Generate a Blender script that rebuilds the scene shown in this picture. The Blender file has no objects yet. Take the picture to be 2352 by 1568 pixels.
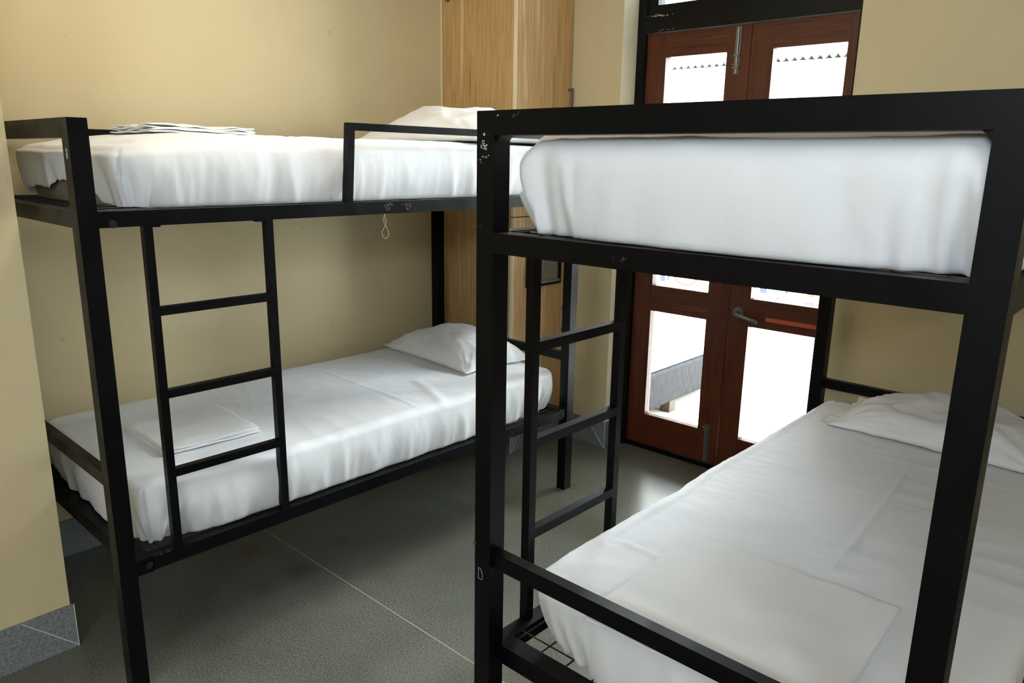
import bpy, bmesh, math, random
from mathutils import Vector, Matrix, noise
PI = math.pi
R = math.radians
scene = bpy.context.scene
col = scene.collection

# ------------------------------------------------------------------ camera
yaw, pitch, roll = R(42.2305), R(13.6106), R(-0.947)
CZ = 1.53
fwd = Vector((-math.sin(yaw)*math.cos(pitch), math.cos(yaw)*math.cos(pitch), -math.sin(pitch)))
rgt = Vector((math.cos(yaw), math.sin(yaw), 0))
upv = rgt.cross(fwd)
cxa = rgt*math.cos(roll) - upv*math.sin(roll)
cya = rgt*math.sin(roll) + upv*math.cos(roll)
cam = bpy.data.cameras.new('camera')
cam.sensor_width = 36.0
cam.lens = 1730.63/2352*36
cam.clip_start = 0.05
cam.clip_end = 100
camo = bpy.data.objects.new('camera', cam)
col.objects.link(camo)
M = Matrix(((cxa.x, cya.x, -fwd.x, 0), (cxa.y, cya.y, -fwd.y, 0), (cxa.z, cya.z, -fwd.z, CZ), (0, 0, 0, 1)))
camo.matrix_world = M
scene.camera = camo

# ------------------------------------------------------------------ world, lights, exposure
world = bpy.data.worlds.new('sky')
scene.world = world
world.use_nodes = True
wn = world.node_tree.nodes
wn['Background'].inputs[0].default_value = (0.93, 0.97, 1.0, 1)
wn['Background'].inputs[1].default_value = 10.0
scene.view_settings.view_transform = 'Standard'
scene.view_settings.look = 'None'
scene.view_settings.gamma = 1.0
scene.view_settings.exposure = 0.0
scene.view_settings.use_curve_mapping = False


def area(name, loc, target, sx, sy, power, colr, spread=180):
    l = bpy.data.lights.new(name, 'AREA')
    l.shape = 'RECTANGLE'
    l.size, l.size_y = sx, sy
    l.energy = power
    l.color = colr
    l.spread = R(spread)
    o = bpy.data.objects.new(name, l)
    col.objects.link(o)
    o.location = loc
    d = Vector(target)-Vector(loc)
    o.rotation_euler = d.to_track_quat('-Z', 'Y').to_euler()
    return o


# daylight for two unseen windows facing the beds, and a ceiling lamp, all assumed
area('assumed_window_daylight', (1.37, -0.55, 2.36), (0.37, -0.50, 2.18), 1.2, 0.34, 25, (0.84, 0.91, 1.0))
area('assumed_rear_window_daylight', (0.15, -1.56, 2.20), (0.05, -0.56, 2.02), 1.0, 0.45, 30, (0.72, 0.85, 1.0))  # added at an assumed, unseen rear window to light the near bed end
area('assumed_ceiling_lamp_light', (-1.85, 1.25, 2.60), (-1.85, 1.25, 0), 1.1, 0.16, 12, (1.0, 0.88, 0.68))
# area lamps added outside to strengthen the daylight through the glazed doors
area('terrace_sky_fill', (-1.9, 6.1, 4.6), (-1.70, 3.1, 0.4), 4.6, 2.4, 3300, (0.84, 0.92, 1.0))
area('high_sky_fill', (-1.5, 5.0, 5.2), (-1.75, 3.1, 0.4), 4.0, 1.6, 2600, (0.84, 0.92, 1.0))
area('terrace_side_fill', (1.5, 5.9, 2.6), (-2.3, 3.1, 1.1), 2.4, 2.4, 380, (0.86, 0.93, 1.0))
area('house_front_fill', (-0.95, 6.5, 1.5), (-1.9, 2.9, 0.5), 2.6, 1.8, 260, (0.86, 0.93, 1.0))


# ------------------------------------------------------------------ materials
def srgb(r, g, b):
    f = lambda c: ((c/255+0.055)/1.055)**2.4 if c > 10 else c/255/12.92
    return (f(r), f(g), f(b), 1)


def mat(name, color, rough=0.6, metal=0.0, spec=0.5, coat=0.0):
    m = bpy.data.materials.new(name)
    m.use_nodes = True
    b = m.node_tree.nodes['Principled BSDF']
    b.inputs['Base Color'].default_value = color
    b.inputs['Roughness'].default_value = rough
    b.inputs['Metallic'].default_value = metal
    b.inputs['Specular IOR Level'].default_value = spec
    b.inputs['Coat Weight'].default_value = coat
    return m


def nt(m):
    return m.node_tree.nodes, m.node_tree.links, m.node_tree.nodes['Principled BSDF']


def coords(m, scale=(1, 1, 1), kind='Object'):
    n, l, b = nt(m)
    tc = n.new('ShaderNodeTexCoord')
    mp = n.new('ShaderNodeMapping')
    mp.inputs['Scale'].default_value = scale
    l.new(tc.outputs[kind], mp.inputs['Vector'])
    return mp.outputs['Vector']


def noise_tex(m, vec, scale, detail=4, rough=0.55, dist=0.0):
    n, l, b = nt(m)
    t = n.new('ShaderNodeTexNoise')
    t.inputs['Scale'].default_value = scale
    t.inputs['Detail'].default_value = detail
    t.inputs['Roughness'].default_value = rough
    t.inputs['Distortion'].default_value = dist
    l.new(vec, t.inputs['Vector'])
    return t.outputs['Fac']


def ramp(m, fac, stops):
    n, l, b = nt(m)
    r = n.new('ShaderNodeValToRGB')
    e = r.color_ramp.elements
    while len(e) < len(stops):
        e.new(0.5)
    for i, (p, c) in enumerate(stops):
        e[i].position = p
        e[i].color = c
    l.new(fac, r.inputs['Fac'])
    return r.outputs['Color']


def mixc(m, fac, a, b_, mode='MIX'):
    n, l, b = nt(m)
    x = n.new('ShaderNodeMix')
    x.data_type = 'RGBA'
    x.blend_type = mode
    for s, v in ((x.inputs['Factor'], fac), (x.inputs['A'], a), (x.inputs['B'], b_)):
        if hasattr(v, 'links'):
            l.new(v, s)
        else:
            s.default_value = v
    return x.outputs['Result']


def bump(m, h, strength, dist, prev=None):
    n, l, b = nt(m)
    bp = n.new('ShaderNodeBump')
    bp.inputs['Strength'].default_value = strength
    bp.inputs['Distance'].default_value = dist
    l.new(h, bp.inputs['Height'])
    if prev:
        l.new(prev, bp.inputs['Normal'])
    l.new(bp.outputs['Normal'], b.inputs['Normal'])
    return bp.outputs['Normal']


def wall_mat(name, c):
    m = mat(name, c, 0.55, spec=0.35)
    n, l, b = nt(m)
    v = coords(m)
    f = noise_tex(m, v, 1.6, 3)
    cc = ramp(m, f, [(0.3, tuple(x*0.94 for x in c[:3])+(1,)), (0.7, tuple(min(1, x*1.04) for x in c[:3])+(1,))])
    sp = noise_tex(m, v, 22, 2, 0.4)
    cc = mixc(m, ramp(m, sp, [(0.74, (0, 0, 0, 1)), (0.80, (0.5, 0.5, 0.5, 1))]), cc, tuple(x*0.72 for x in c[:3])+(1,))
    l.new(cc, b.inputs['Base Color'])
    n1 = bump(m, noise_tex(m, v, 60, 5), 0.12, 0.004)
    bump(m, noise_tex(m, v, 4, 2), 0.15, 0.02, n1)
    return m


M_WALL = wall_mat('wall_paint', srgb(208, 192, 154))
M_CEIL = mat('ceiling_paint', srgb(214, 206, 184), 0.8)
M_REVEAL_LIT = wall_mat('lit_reveal_paint', srgb(236, 226, 196))  # paler than the walls, daylight on the reveal put into the colour

M_BLACK = mat('black_paint', (0.0025, 0.0025, 0.003, 1), 0.30, spec=0.14)
n, l, b = nt(M_BLACK)
v = coords(M_BLACK)
f = noise_tex(M_BLACK, v, 14, 6, 0.7)
l.new(ramp(M_BLACK, f, [(0.62, (0.0022, 0.0023, 0.003, 1)), (0.80, (0.009, 0.009, 0.010, 1))]), b.inputs['Base Color'])
l.new(ramp(M_BLACK, noise_tex(M_BLACK, v, 9, 4), [(0.3, (0.30, 0.30, 0.30, 1)), (0.7, (0.48, 0.48, 0.48, 1))]), b.inputs['Roughness'])
M_FRAMEBLK = mat('black_door_frame_paint', (0.003, 0.003, 0.0035, 1), 0.34, spec=0.18)
n, l, b = nt(M_FRAMEBLK)
bump(M_FRAMEBLK, noise_tex(M_FRAMEBLK, coords(M_FRAMEBLK, (3, 3, 3)), 6, 4), 0.25, 0.01)
M_SCUFF = mat('worn_paint', srgb(58, 57, 55), 0.7)
M_BOLT = mat('dark_bolt', srgb(60, 60, 60), 0.4, metal=0.8)
M_CHIP = mat('chipped_paint', srgb(190, 186, 176), 0.7)
M_RUST = mat('rust', srgb(84, 44, 28), 0.9)
M_STEEL = mat('steel', srgb(150, 150, 148), 0.35, metal=0.9)
M_STEELD = mat('dull_steel', srgb(122, 124, 122), 0.42, metal=0.75)
M_WIRE = mat('black_wire', (0.004, 0.004, 0.0045, 1), 0.45)


def sheet_mat(name, c, fine=0.35):
    m = mat(name, c, 0.85, spec=0.25)
    n, l, b = nt(m)
    b.inputs['Sheen Weight'].default_value = 0.15
    v = coords(m)
    f = noise_tex(m, v, 3.0, 3)
    l.new(ramp(m, f, [(0.35, tuple(x*0.965 for x in c[:3])+(1,)), (0.65, c)]), b.inputs['Base Color'])
    a = bump(m, noise_tex(m, coords(m, (1.0, 1.5, 1.2)), 5.0, 3, 0.5, 0.6), fine, 0.010)
    nz = noise_tex(m, coords(m, (1.0, 1.7, 1.3)), 8.0, 3, 0.55, 0.9)
    ab = n.new('ShaderNodeMath')
    ab.operation = 'SUBTRACT'
    l.new(nz, ab.inputs[0])
    ab.inputs[1].default_value = 0.5
    ab2 = n.new('ShaderNodeMath')
    ab2.operation = 'ABSOLUTE'
    l.new(ab.outputs[0], ab2.inputs[0])
    ab3 = n.new('ShaderNodeMath')
    ab3.operation = 'POWER'
    l.new(ab2.outputs[0], ab3.inputs[0])
    ab3.inputs[1].default_value = 0.6
    inv = n.new('ShaderNodeMath')
    inv.operation = 'SUBTRACT'
    inv.inputs[0].default_value = 1.0
    l.new(ab3.outputs[0], inv.inputs[1])
    a = bump(m, inv.outputs[0], fine*0.45, 0.006, a)
    bump(m, noise_tex(m, v, 420, 2), 0.06, 0.001, a)
    return m


M_SHEET = sheet_mat('white_sheet', (0.79, 0.805, 0.84, 1), 0.26)
M_PILLOW = sheet_mat('white_pillowcase', (0.80, 0.80, 0.815, 1), 0.75)
M_TOPSHEET = sheet_mat('ivory_folded_sheet', (0.80, 0.80, 0.81, 1), 0.3)
M_TICK = mat('mattress_ticking', srgb(132, 122, 110), 0.9)
n, l, b = nt(M_TICK)
bump(M_TICK, noise_tex(M_TICK, coords(M_TICK), 30, 4), 0.3, 0.01)


def wood_mat(name, stops, scale, grain, rough, spec=0.4):
    m = mat(name, stops[0][1], rough, spec=spec)
    n, l, b = nt(m)
    v = coords(m, scale)
    f1 = noise_tex(m, v, grain, 5, 0.6, 0.6)
    f2 = noise_tex(m, v, grain*0.23, 2, 0.5, 1.0)
    mm = n.new('ShaderNodeMath')
    mm.operation = 'MULTIPLY_ADD'
    l.new(f1, mm.inputs[0])
    mm.inputs[1].default_value = 0.55
    m3 = n.new('ShaderNodeMath')
    m3.operation = 'MULTIPLY'
    l.new(f2, m3.inputs[0])
    m3.inputs[1].default_value = 0.45
    l.new(m3.outputs[0], mm.inputs[2])
    l.new(ramp(m, mm.outputs[0], stops), b.inputs['Base Color'])
    bump(m, f1, 0.08, 0.002)
    return m


M_OAK = wood_mat('oak_laminate', [(0.34, srgb(150, 110, 64)), (0.46, srgb(206, 170, 118)), (0.54, srgb(186, 146, 96)), (0.66, srgb(228, 198, 150))],
                 (1, 1, 0.03), 85, 0.5, 0.3)
M_EDGE = mat('pale_edge_band', srgb(236, 222, 190), 0.5)
WST = [(0.36, srgb(62, 25, 11)), (0.48, srgb(92, 42, 17)), (0.58, srgb(74, 31, 13)), (0.70, srgb(112, 56, 24))]
M_DOORV = wood_mat('red_hardwood_upright_grain', WST, (1, 1, 0.05), 50, 0.42)
M_DOORH = wood_mat('red_hardwood_level_grain', WST, (0.05, 1, 1), 50, 0.42)
M_TILE = mat('grey_skirting_tile', srgb(118, 124, 126), 0.45)
n, l, b = nt(M_TILE)
l.new(ramp(M_TILE, noise_tex(M_TILE, coords(M_TILE), 120, 4), [(0.35, srgb(104, 110, 113)), (0.65, srgb(138, 143, 145))]), b.inputs['Base Color'])
M_GROUT = mat('pale_grout', srgb(196, 204, 200), 0.7)

# speckled vinyl floor with welded seams and old stains
M_FLOOR = mat('speckled_floor', srgb(100, 100, 92), 0.3, spec=0.7)
n, l, b = nt(M_FLOOR)
v = coords(M_FLOOR)
sp = noise_tex(M_FLOOR, v, 170, 3, 0.7)
base = ramp(M_FLOOR, sp, [(0.34, srgb(70, 71, 63)), (0.5, srgb(100, 101, 92)), (0.66, srgb(132, 133, 122))])
pat = ramp(M_FLOOR, noise_tex(M_FLOOR, v, 2.3, 5, 0.65), [(0.35, (0.80, 0.80, 0.78, 1)), (0.65, (1.06, 1.06, 1.06, 1))])
base = mixc(M_FLOOR, 1.0, base, pat, 'MULTIPLY')
sep = n.new('ShaderNodeSeparateXYZ')
l.new(v, sep.inputs[0])


def math_node(op, a, b_=None):
    x = n.new('ShaderNodeMath')
    x.operation = op
    for i, q in enumerate((a, b_)):
        if q is None:
            continue
        if hasattr(q, 'links'):
            l.new(q, x.inputs[i])
        else:
            x.inputs[i].default_value = q
    return x.outputs[0]


for axis, pos in (('Y', 1.447), ('Y', -0.45), ('X', -0.35)):
    dd = math_node('ABSOLUTE', math_node('SUBTRACT', sep.outputs[axis], pos))
    base = mixc(M_FLOOR, math_node('MULTIPLY', math_node('LESS_THAN', dd, 0.0021), 0.75), base, srgb(176, 178, 158))
wob = noise_tex(M_FLOOR, v, 9, 4, 0.6)
for px, py, rad in ((-2.587, 1.311, 0.075), (-2.331, 1.377, 0.065), (-2.30, 1.235, 0.05), (-2.40, 1.60, 0.05), (-2.06, 2.69, 0.035)):
    dx = math_node('SUBTRACT', sep.outputs['X'], px)
    dy = math_node('SUBTRACT', sep.outputs['Y'], py)
    dist = math_node('SQRT', math_node('ADD', math_node('MULTIPLY', dx, dx), math_node('MULTIPLY', dy, dy)))
    dist = math_node('ADD', dist, math_node('MULTIPLY', math_node('SUBTRACT', wob, 0.5), 0.16))
    s = math_node('SUBTRACT', 1.0, math_node('DIVIDE', dist, rad))
    x = n.new('ShaderNodeClamp')
    l.new(s, x.inputs[0])
    base = mixc(M_FLOOR, math_node('MULTIPLY', x.outputs[0], 0.6), base, srgb(74, 50, 30))
l.new(base, b.inputs['Base Color'])
b.inputs['Roughness'].default_value = 0.28
b.inputs['Coat Weight'].default_value = 0.5
b.inputs['Coat Roughness'].default_value = 0.16
bump(M_FLOOR, sp, 0.06, 0.002)

M_GLASS = bpy.data.materials.new('clear_glass')
M_GLASS.use_nodes = True
n = M_GLASS.node_tree.nodes
l = M_GLASS.node_tree.links
for x in list(n):
    n.remove(x)
o_ = n.new('ShaderNodeOutputMaterial')
t_ = n.new('ShaderNodeBsdfTransparent')
t_.inputs[0].default_value = (0.95, 0.97, 0.96, 1)
g_ = n.new('ShaderNodeBsdfGlossy')
g_.inputs['Roughness'].default_value = 0.02
fr = n.new('ShaderNodeFresnel')
fr.inputs[0].default_value = 1.45
mx = n.new('ShaderNodeMixShader')
l.new(fr.outputs[0], mx.inputs[0])
l.new(t_.outputs[0], mx.inputs[1])
l.new(g_.outputs[0], mx.inputs[2])
l.new(mx.outputs[0], o_.inputs[0])
M_MIRROR = mat('grey_mirror_glass', srgb(150, 154, 154), 0.22, metal=0.8)
M_PLASTIC = mat('white_diffuser', (0.8, 0.78, 0.7, 1), 0.5)
M_CONC = mat('pale_terrace', srgb(206, 204, 198), 0.8)
n, l, b = nt(M_CONC)
l.new(ramp(M_CONC, noise_tex(M_CONC, coords(M_CONC), 5, 4), [(0.3, srgb(194, 192, 186)), (0.7, srgb(214, 212, 206))]), b.inputs['Base Color'])
M_WHITEWALL = mat('white_render', srgb(236, 236, 232), 0.8)
M_GAPSHADE = mat('gap_shade', (0.01, 0.01, 0.011, 1), 1.0, spec=0.0)
M_SHEETMETAL = mat('pale_corrugated_sheet', srgb(158, 160, 160), 0.9, spec=0.0)
M_FABRIC = mat('grey_upholstery', srgb(34, 37, 43), 1.0, spec=0.0)
n, l, b = nt(M_FABRIC)
l.new(ramp(M_FABRIC, noise_tex(M_FABRIC, coords(M_FABRIC, (1, 6, 1)), 14, 5, 0.7), [(0.3, srgb(36, 36, 37)), (0.7, srgb(56, 56, 58))]), b.inputs['Base Color'])
M_LEGWOOD = wood_mat('brown_leg_wood', [(0.35, srgb(40, 26, 18)), (0.6, srgb(62, 42, 30)), (0.8, srgb(70, 50, 36)), (0.9, srgb(70, 50, 36))], (1, 1, 0.1), 30, 0.6)
M_STRING = mat('pale_string', srgb(176, 164, 148), 0.9)
M_STICK = mat('pale_sticker', srgb(206, 208, 190), 0.7)
M_CHALK = mat('grey_chalk', srgb(120, 120, 118), 0.95)


# ------------------------------------------------------------------ mesh helpers
def tag(o, label=None, cat=None, group=None, kind=None):
    if label:
        o['label'] = label
    if cat:
        o['category'] = cat
    if group:
        o['group'] = group
    if kind:
        o['kind'] = kind
    return o


def link(name, me, m, parent=None, smooth=False):
    o = bpy.data.objects.new(name, me)
    if m is not None:
        ms = m if isinstance(m, (list, tuple)) else [m]
        for x in ms:
            me.materials.append(x)
    if smooth:
        for p in me.polygons:
            p.use_smooth = True
    col.objects.link(o)
    if parent:
        o.parent = parent
    return o


def obj(name, bm, m, parent=None, smooth=False, bev=0.0):
    if bev:
        es = [e for e in bm.edges if len(e.link_faces) == 2 and e.calc_face_angle(0) > 0.6]
        bmesh.ops.bevel(bm, geom=es, offset=bev, segments=2, affect='EDGES', profile=0.6, clamp_overlap=True)
    bmesh.ops.recalc_face_normals(bm, faces=bm.faces)
    me = bpy.data.meshes.new(name)
    bm.to_mesh(me)
    bm.free()
    return link(name, me, m, parent, smooth)


def empty(name, loc=(0, 0, 0), rz=0):
    o = bpy.data.objects.new(name, None)
    o.empty_display_size = 0.1
    o.location = loc
    o.rotation_euler = (0, 0, rz)
    col.objects.link(o)
    return o


def box(bm, x0, x1, y0, y1, z0, z1):
    x0, x1 = min(x0, x1), max(x0, x1)
    y0, y1 = min(y0, y1), max(y0, y1)
    v = [bm.verts.new((x, y, z)) for z in (z0, z1) for y in (y0, y1) for x in (x0, x1)]
    for f in ((0, 2, 3, 1), (4, 5, 7, 6), (0, 1, 5, 4), (2, 6, 7, 3), (0, 4, 6, 2), (1, 3, 7, 5)):
        bm.faces.new([v[i] for i in f])
    return v


def bx(*a):
    bm = bmesh.new()
    box(bm, *a)
    return bm


def boxes(*bs):
    bm = bmesh.new()
    for a in bs:
        box(bm, *a)
    return bm


def cyl(bm, c, axis, r, h, seg=16, r2=None):
    r2 = r if r2 is None else r2
    ax = {'x': (Vector((0, 1, 0)), Vector((0, 0, 1)), Vector((1, 0, 0))), 'y': (Vector((0, 0, 1)), Vector((1, 0, 0)), Vector((0, 1, 0))),
          'z': (Vector((1, 0, 0)), Vector((0, 1, 0)), Vector((0, 0, 1)))}[axis]
    c = Vector(c)
    A, B = [], []
    for i in range(seg):
        a = 2*PI*i/seg
        A.append(bm.verts.new(c+ax[0]*r*math.cos(a)+ax[1]*r*math.sin(a)))
        B.append(bm.verts.new(c+ax[2]*h+ax[0]*r2*math.cos(a)+ax[1]*r2*math.sin(a)))
    for i in range(seg):
        bm.faces.new((A[i], A[(i+1) % seg], B[(i+1) % seg], B[i]))
    bm.faces.new(A[::-1])
    bm.faces.new(B)


def tube(bm, pts, r, seg=8):
    pts = [Vector(p) for p in pts]
    rings = []
    for i, p in enumerate(pts):
        d = (pts[min(i+1, len(pts)-1)]-pts[max(i-1, 0)]).normalized()
        a = d.cross(Vector((0.13, 0.31, 0.94)))
        if a.length < 1e-3:
            a = d.cross(Vector((1, 0, 0)))
        a.normalize()
        b_ = d.cross(a)
        rr = r[i] if isinstance(r, (list, tuple)) else r
        rings.append([bm.verts.new(p+a*rr*math.cos(2*PI*k/seg)+b_*rr*math.sin(2*PI*k/seg)) for k in range(seg)])
    for i in range(len(rings)-1):
        for k in range(seg):
            bm.faces.new((rings[i][k], rings[i][(k+1) % seg], rings[i+1][(k+1) % seg], rings[i+1][k]))
    bm.faces.new(rings[0][::-1])
    bm.faces.new(rings[-1])


def flakes(parent, origin, ua, va, spread, nfl, size, seed, m=None, name='paint_scuff'):
    """irregular thin flakes lying on a face; ua, va span the face"""
    rnd = random.Random(seed)
    bm = bmesh.new()
    ua, va = Vector(ua), Vector(va)
    na = ua.cross(va).normalized()
    o = Vector(origin)
    for i in range(nfl):
        c = o+ua*rnd.gauss(0, spread[0])+va*rnd.gauss(0, spread[1])
        s = size*rnd.uniform(0.4, 1.2)
        k = rnd.randint(5, 8)
        st = rnd.uniform(0.5, 1.0)
        ang = rnd.uniform(0, PI)
        lo, hi = [], []
        for j in range(k):
            a = 2*PI*j/k
            rr = s*rnd.uniform(0.6, 1.1)
            x, y = rr*math.cos(a), rr*math.sin(a)*st
            x, y = x*math.cos(ang)-y*math.sin(ang), x*math.sin(ang)+y*math.cos(ang)
            lo.append(bm.verts.new(c+ua*x+va*y-na*0.0004))
            hi.append(bm.verts.new(c+ua*x+va*y+na*0.0005))
        bm.faces.new(lo[::-1])
        bm.faces.new(hi)
        for j in range(k):
            bm.faces.new((lo[j], lo[(j+1) % k], hi[(j+1) % k], hi[j]))
    return obj(name, bm, m or M_CHIP, parent)


def struct(name, bm, m, parent=None, bev=0.0, label=None):
    o = obj(name, bm, m, parent, bev=bev)
    if not parent:
        o['kind'] = 'structure'
    if label:
        o['label'] = label
    return o


# ------------------------------------------------------------------ room shell
XW, YF, XR, YB, ZC = -3.06, 3.221, 1.42, -1.62, 2.72      # left wall, far wall, right wall, rear wall, ceiling
DX0, DX1, DZT = -2.233, -1.122, 2.66                       # door recess in the far wall
PX, PY = -2.435, 0.633                                     # thick part of the left wall
struct('floor', bx(XW-0.1, XR+0.1, YB-0.1, 3.45, -0.12, 0), M_FLOOR, label='speckled grey vinyl floor with a pale welded seam')
struct('ceiling', bx(XW-0.1, XR+0.1, YB-0.1, 3.45, ZC, ZC+0.12), M_CEIL, label='plain pale ceiling above the beds')
struct('wall_left', bx(XW-0.12, XW, PY-0.05, 3.45, 0, ZC), M_WALL, label='cream painted wall behind the far bunk bed')
struct('wall_left_front', bx(XW-0.12, PX, YB-0.1, PY, 0, ZC), M_WALL, label='thicker cream wall whose edge stands at the left of the view')
struct('wall_far', boxes((XW, DX0, YF, 3.45, 0, ZC), (DX1, XR+0.1, YF, 3.45, 0, ZC), (DX0, DX1, YF, 3.45, DZT, ZC)), M_WALL,
       label='cream painted wall holding the recessed double door')
WY0, WY1, WZ0, WZ1 = -1.2, 0.1, 2.16, 2.56
struct('wall_right', boxes((XR, XR+0.12, YB-0.1, WY0, 0, ZC), (XR, XR+0.12, WY1, 3.45, 0, ZC), (XR, XR+0.12, WY0, WY1, 0, WZ0), (XR, XR+0.12, WY0, WY1, WZ1, ZC)), M_WALL,
       label='cream painted wall opposite the far bunk bed')
RX0, RX1, RZ0, RZ1 = -0.4, 0.7, 1.95, 2.48
struct('wall_rear', boxes((XW, RX0, YB-0.12, YB, 0, ZC), (RX1, XR, YB-0.12, YB, 0, ZC), (RX0, RX1, YB-0.12, YB, 0, RZ0), (RX0, RX1, YB-0.12, YB, RZ1, ZC)), M_WALL,
       label='cream painted wall behind the viewer')
w = struct('assumed_window_1', boxes((XR, XR+0.08, WY0, WY0+0.05, WZ0, WZ1), (XR, XR+0.08, WY1-0.05, WY1, WZ0, WZ1), (XR, XR+0.08, WY0+0.05, WY1-0.05, WZ0, WZ0+0.05),
                             (XR, XR+0.08, WY0+0.05, WY1-0.05, WZ1-0.05, WZ1)), M_FRAMEBLK, label='assumed black framed window in the right wall')  # unseen high window, assumed from the deck shadow on the left wall
obj('pane', bx(XR+0.04, XR+0.046, WY0+0.04, WY1-0.04, WZ0+0.04, WZ1-0.04), M_GLASS, w)
w = struct('assumed_window_2', boxes((RX0, RX0+0.05, YB-0.08, YB, RZ0, RZ1), (RX1-0.05, RX1, YB-0.08, YB, RZ0, RZ1), (RX0+0.05, RX1-0.05, YB-0.08, YB, RZ0, RZ0+0.05),
                             (RX0+0.05, RX1-0.05, YB-0.08, YB, RZ1-0.05, RZ1)), M_FRAMEBLK, label='assumed black framed window in the rear wall')  # unseen window, assumed as the source of the rear daylight
obj('pane', bx(RX0+0.04, RX1-0.04, YB-0.046, YB-0.04, RZ0+0.04, RZ1-0.04), M_GLASS, w)
lamp = empty('assumed_ceiling_lamp', (-1.85, 1.25, ZC))  # lamp above the view, assumed from the warm light on the walls
tag(lamp, 'assumed long white batten lamp fixed to the ceiling between the two bunk beds', 'lamp')
obj('lamp_body', bx(-0.6, 0.6, -0.06, 0.06, -0.05, 0), M_PLASTIC, lamp, bev=0.004)
obj('diffuser', bx(-0.56, 0.56, -0.045, 0.045, -0.085, -0.05), M_PLASTIC, lamp, bev=0.01)

HS = 0.146


def skirting(name, x0, x1, y0, y1, lab):
    return struct(name, bx(x0, x1, y0, y1, 0, HS), M_TILE, label=lab)


def grout(parent, pts, r=0.0016):
    bm = bmesh.new()
    tube(bm, pts, r, 6)
    return obj('grout_line', bm, M_GROUT, parent)


T = 0.009
s = skirting('baseboard_left', XW, XW+T, PY, 2.79, 'grey tile skirting under the far bunk bed')
s = skirting('baseboard_left_front', PX, PX+T, YB, PY+T, 'grey tile skirting with a mitred corner at the left wall end')
grout(s, [(PX+T, PY+0.008, 0.002), (PX+T, PY-0.135, HS-0.002)])
grout(s, [(PX+T, PY+0.008, 0.0), (PX+T, PY+0.008, HS)])
s = skirting('baseboard_far', -2.53, DX0+T, YF-T, YF, 'grey tile skirting between the wardrobe and the door recess')
grout(s, [(DX0+T, YF-T, 0.002), (DX0-0.12, YF-T, HS-0.002)])
grout(s, [(DX0+T, YF-T, 0), (DX0+T, YF-T, HS)])
s = skirting('baseboard_recess', DX0, DX0+T, YF, 3.34, 'short grey tile skirting inside the door recess')
skirting('baseboard_far_right', DX1, XR, YF-T, YF, 'grey tile skirting behind the near bunk bed')

# reveal lining of the recess
struct('trim_1', bx(DX0-0.004, DX0+0.0015, YF+0.002, 3.344, HS, DZT), M_REVEAL_LIT, label='reveal beside the black door frame, coloured paler for the daylight on it')

# ------------------------------------------------------------------ double door with black frame
DY = 3.37
fr_ = struct('door_1', boxes((DX0, -2.186, 3.346, 3.43, 0, DZT), (-1.172, DX1, 3.346, 3.43, 0, DZT),
                             (-2.186, -1.172, 3.346, 3.43, 2.137, 2.218), (-2.186, -1.172, 3.358, 3.43, 2.218, 2.262),
                             (-2.186, -1.172, 3.346, 3.43, DZT-0.06, DZT)), M_FRAMEBLK, bev=0.003, label='black painted frame around the red wooden double door')
obj('sash_stile', boxes((-2.186, -2.13, 3.358, 3.42, 2.262, DZT-0.06), (-1.228, -1.172, 3.358, 3.42, 2.262, DZT-0.06)), M_FRAMEBLK, fr_, bev=0.003)
obj('transom_pane', bx(-2.132, -1.226, 3.386, 3.392, 2.25, DZT-0.055), M_GLASS, fr_)
obj('threshold', bx(-2.186, -1.172, 3.36, 3.44, 0.0, 0.024), M_FRAMEBLK, fr_, bev=0.002)
flakes(fr_, (-2.12, 3.3452, 2.212), (1, 0, 0), (0, 0, 1), (0.045, 0.003), 26, 0.0035, 3)
flakes(fr_, (-1.95, 3.3452, 2.214), (1, 0, 0), (0, 0, 1), (0.11, 0.002), 20, 0.0022, 4, M_SCUFF)
flakes(fr_, (-2.06, 3.3452, 2.145), (1, 0, 0), (0, 0, 1), (0.04, 0.002), 7, 0.003, 5)
flakes(fr_, (-2.18, 3.3452, 2.17), (1, 0, 0), (0, 0, 1), (0.008, 0.03), 16, 0.003, 6, M_SCUFF)

SEAM = -1.641
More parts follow.
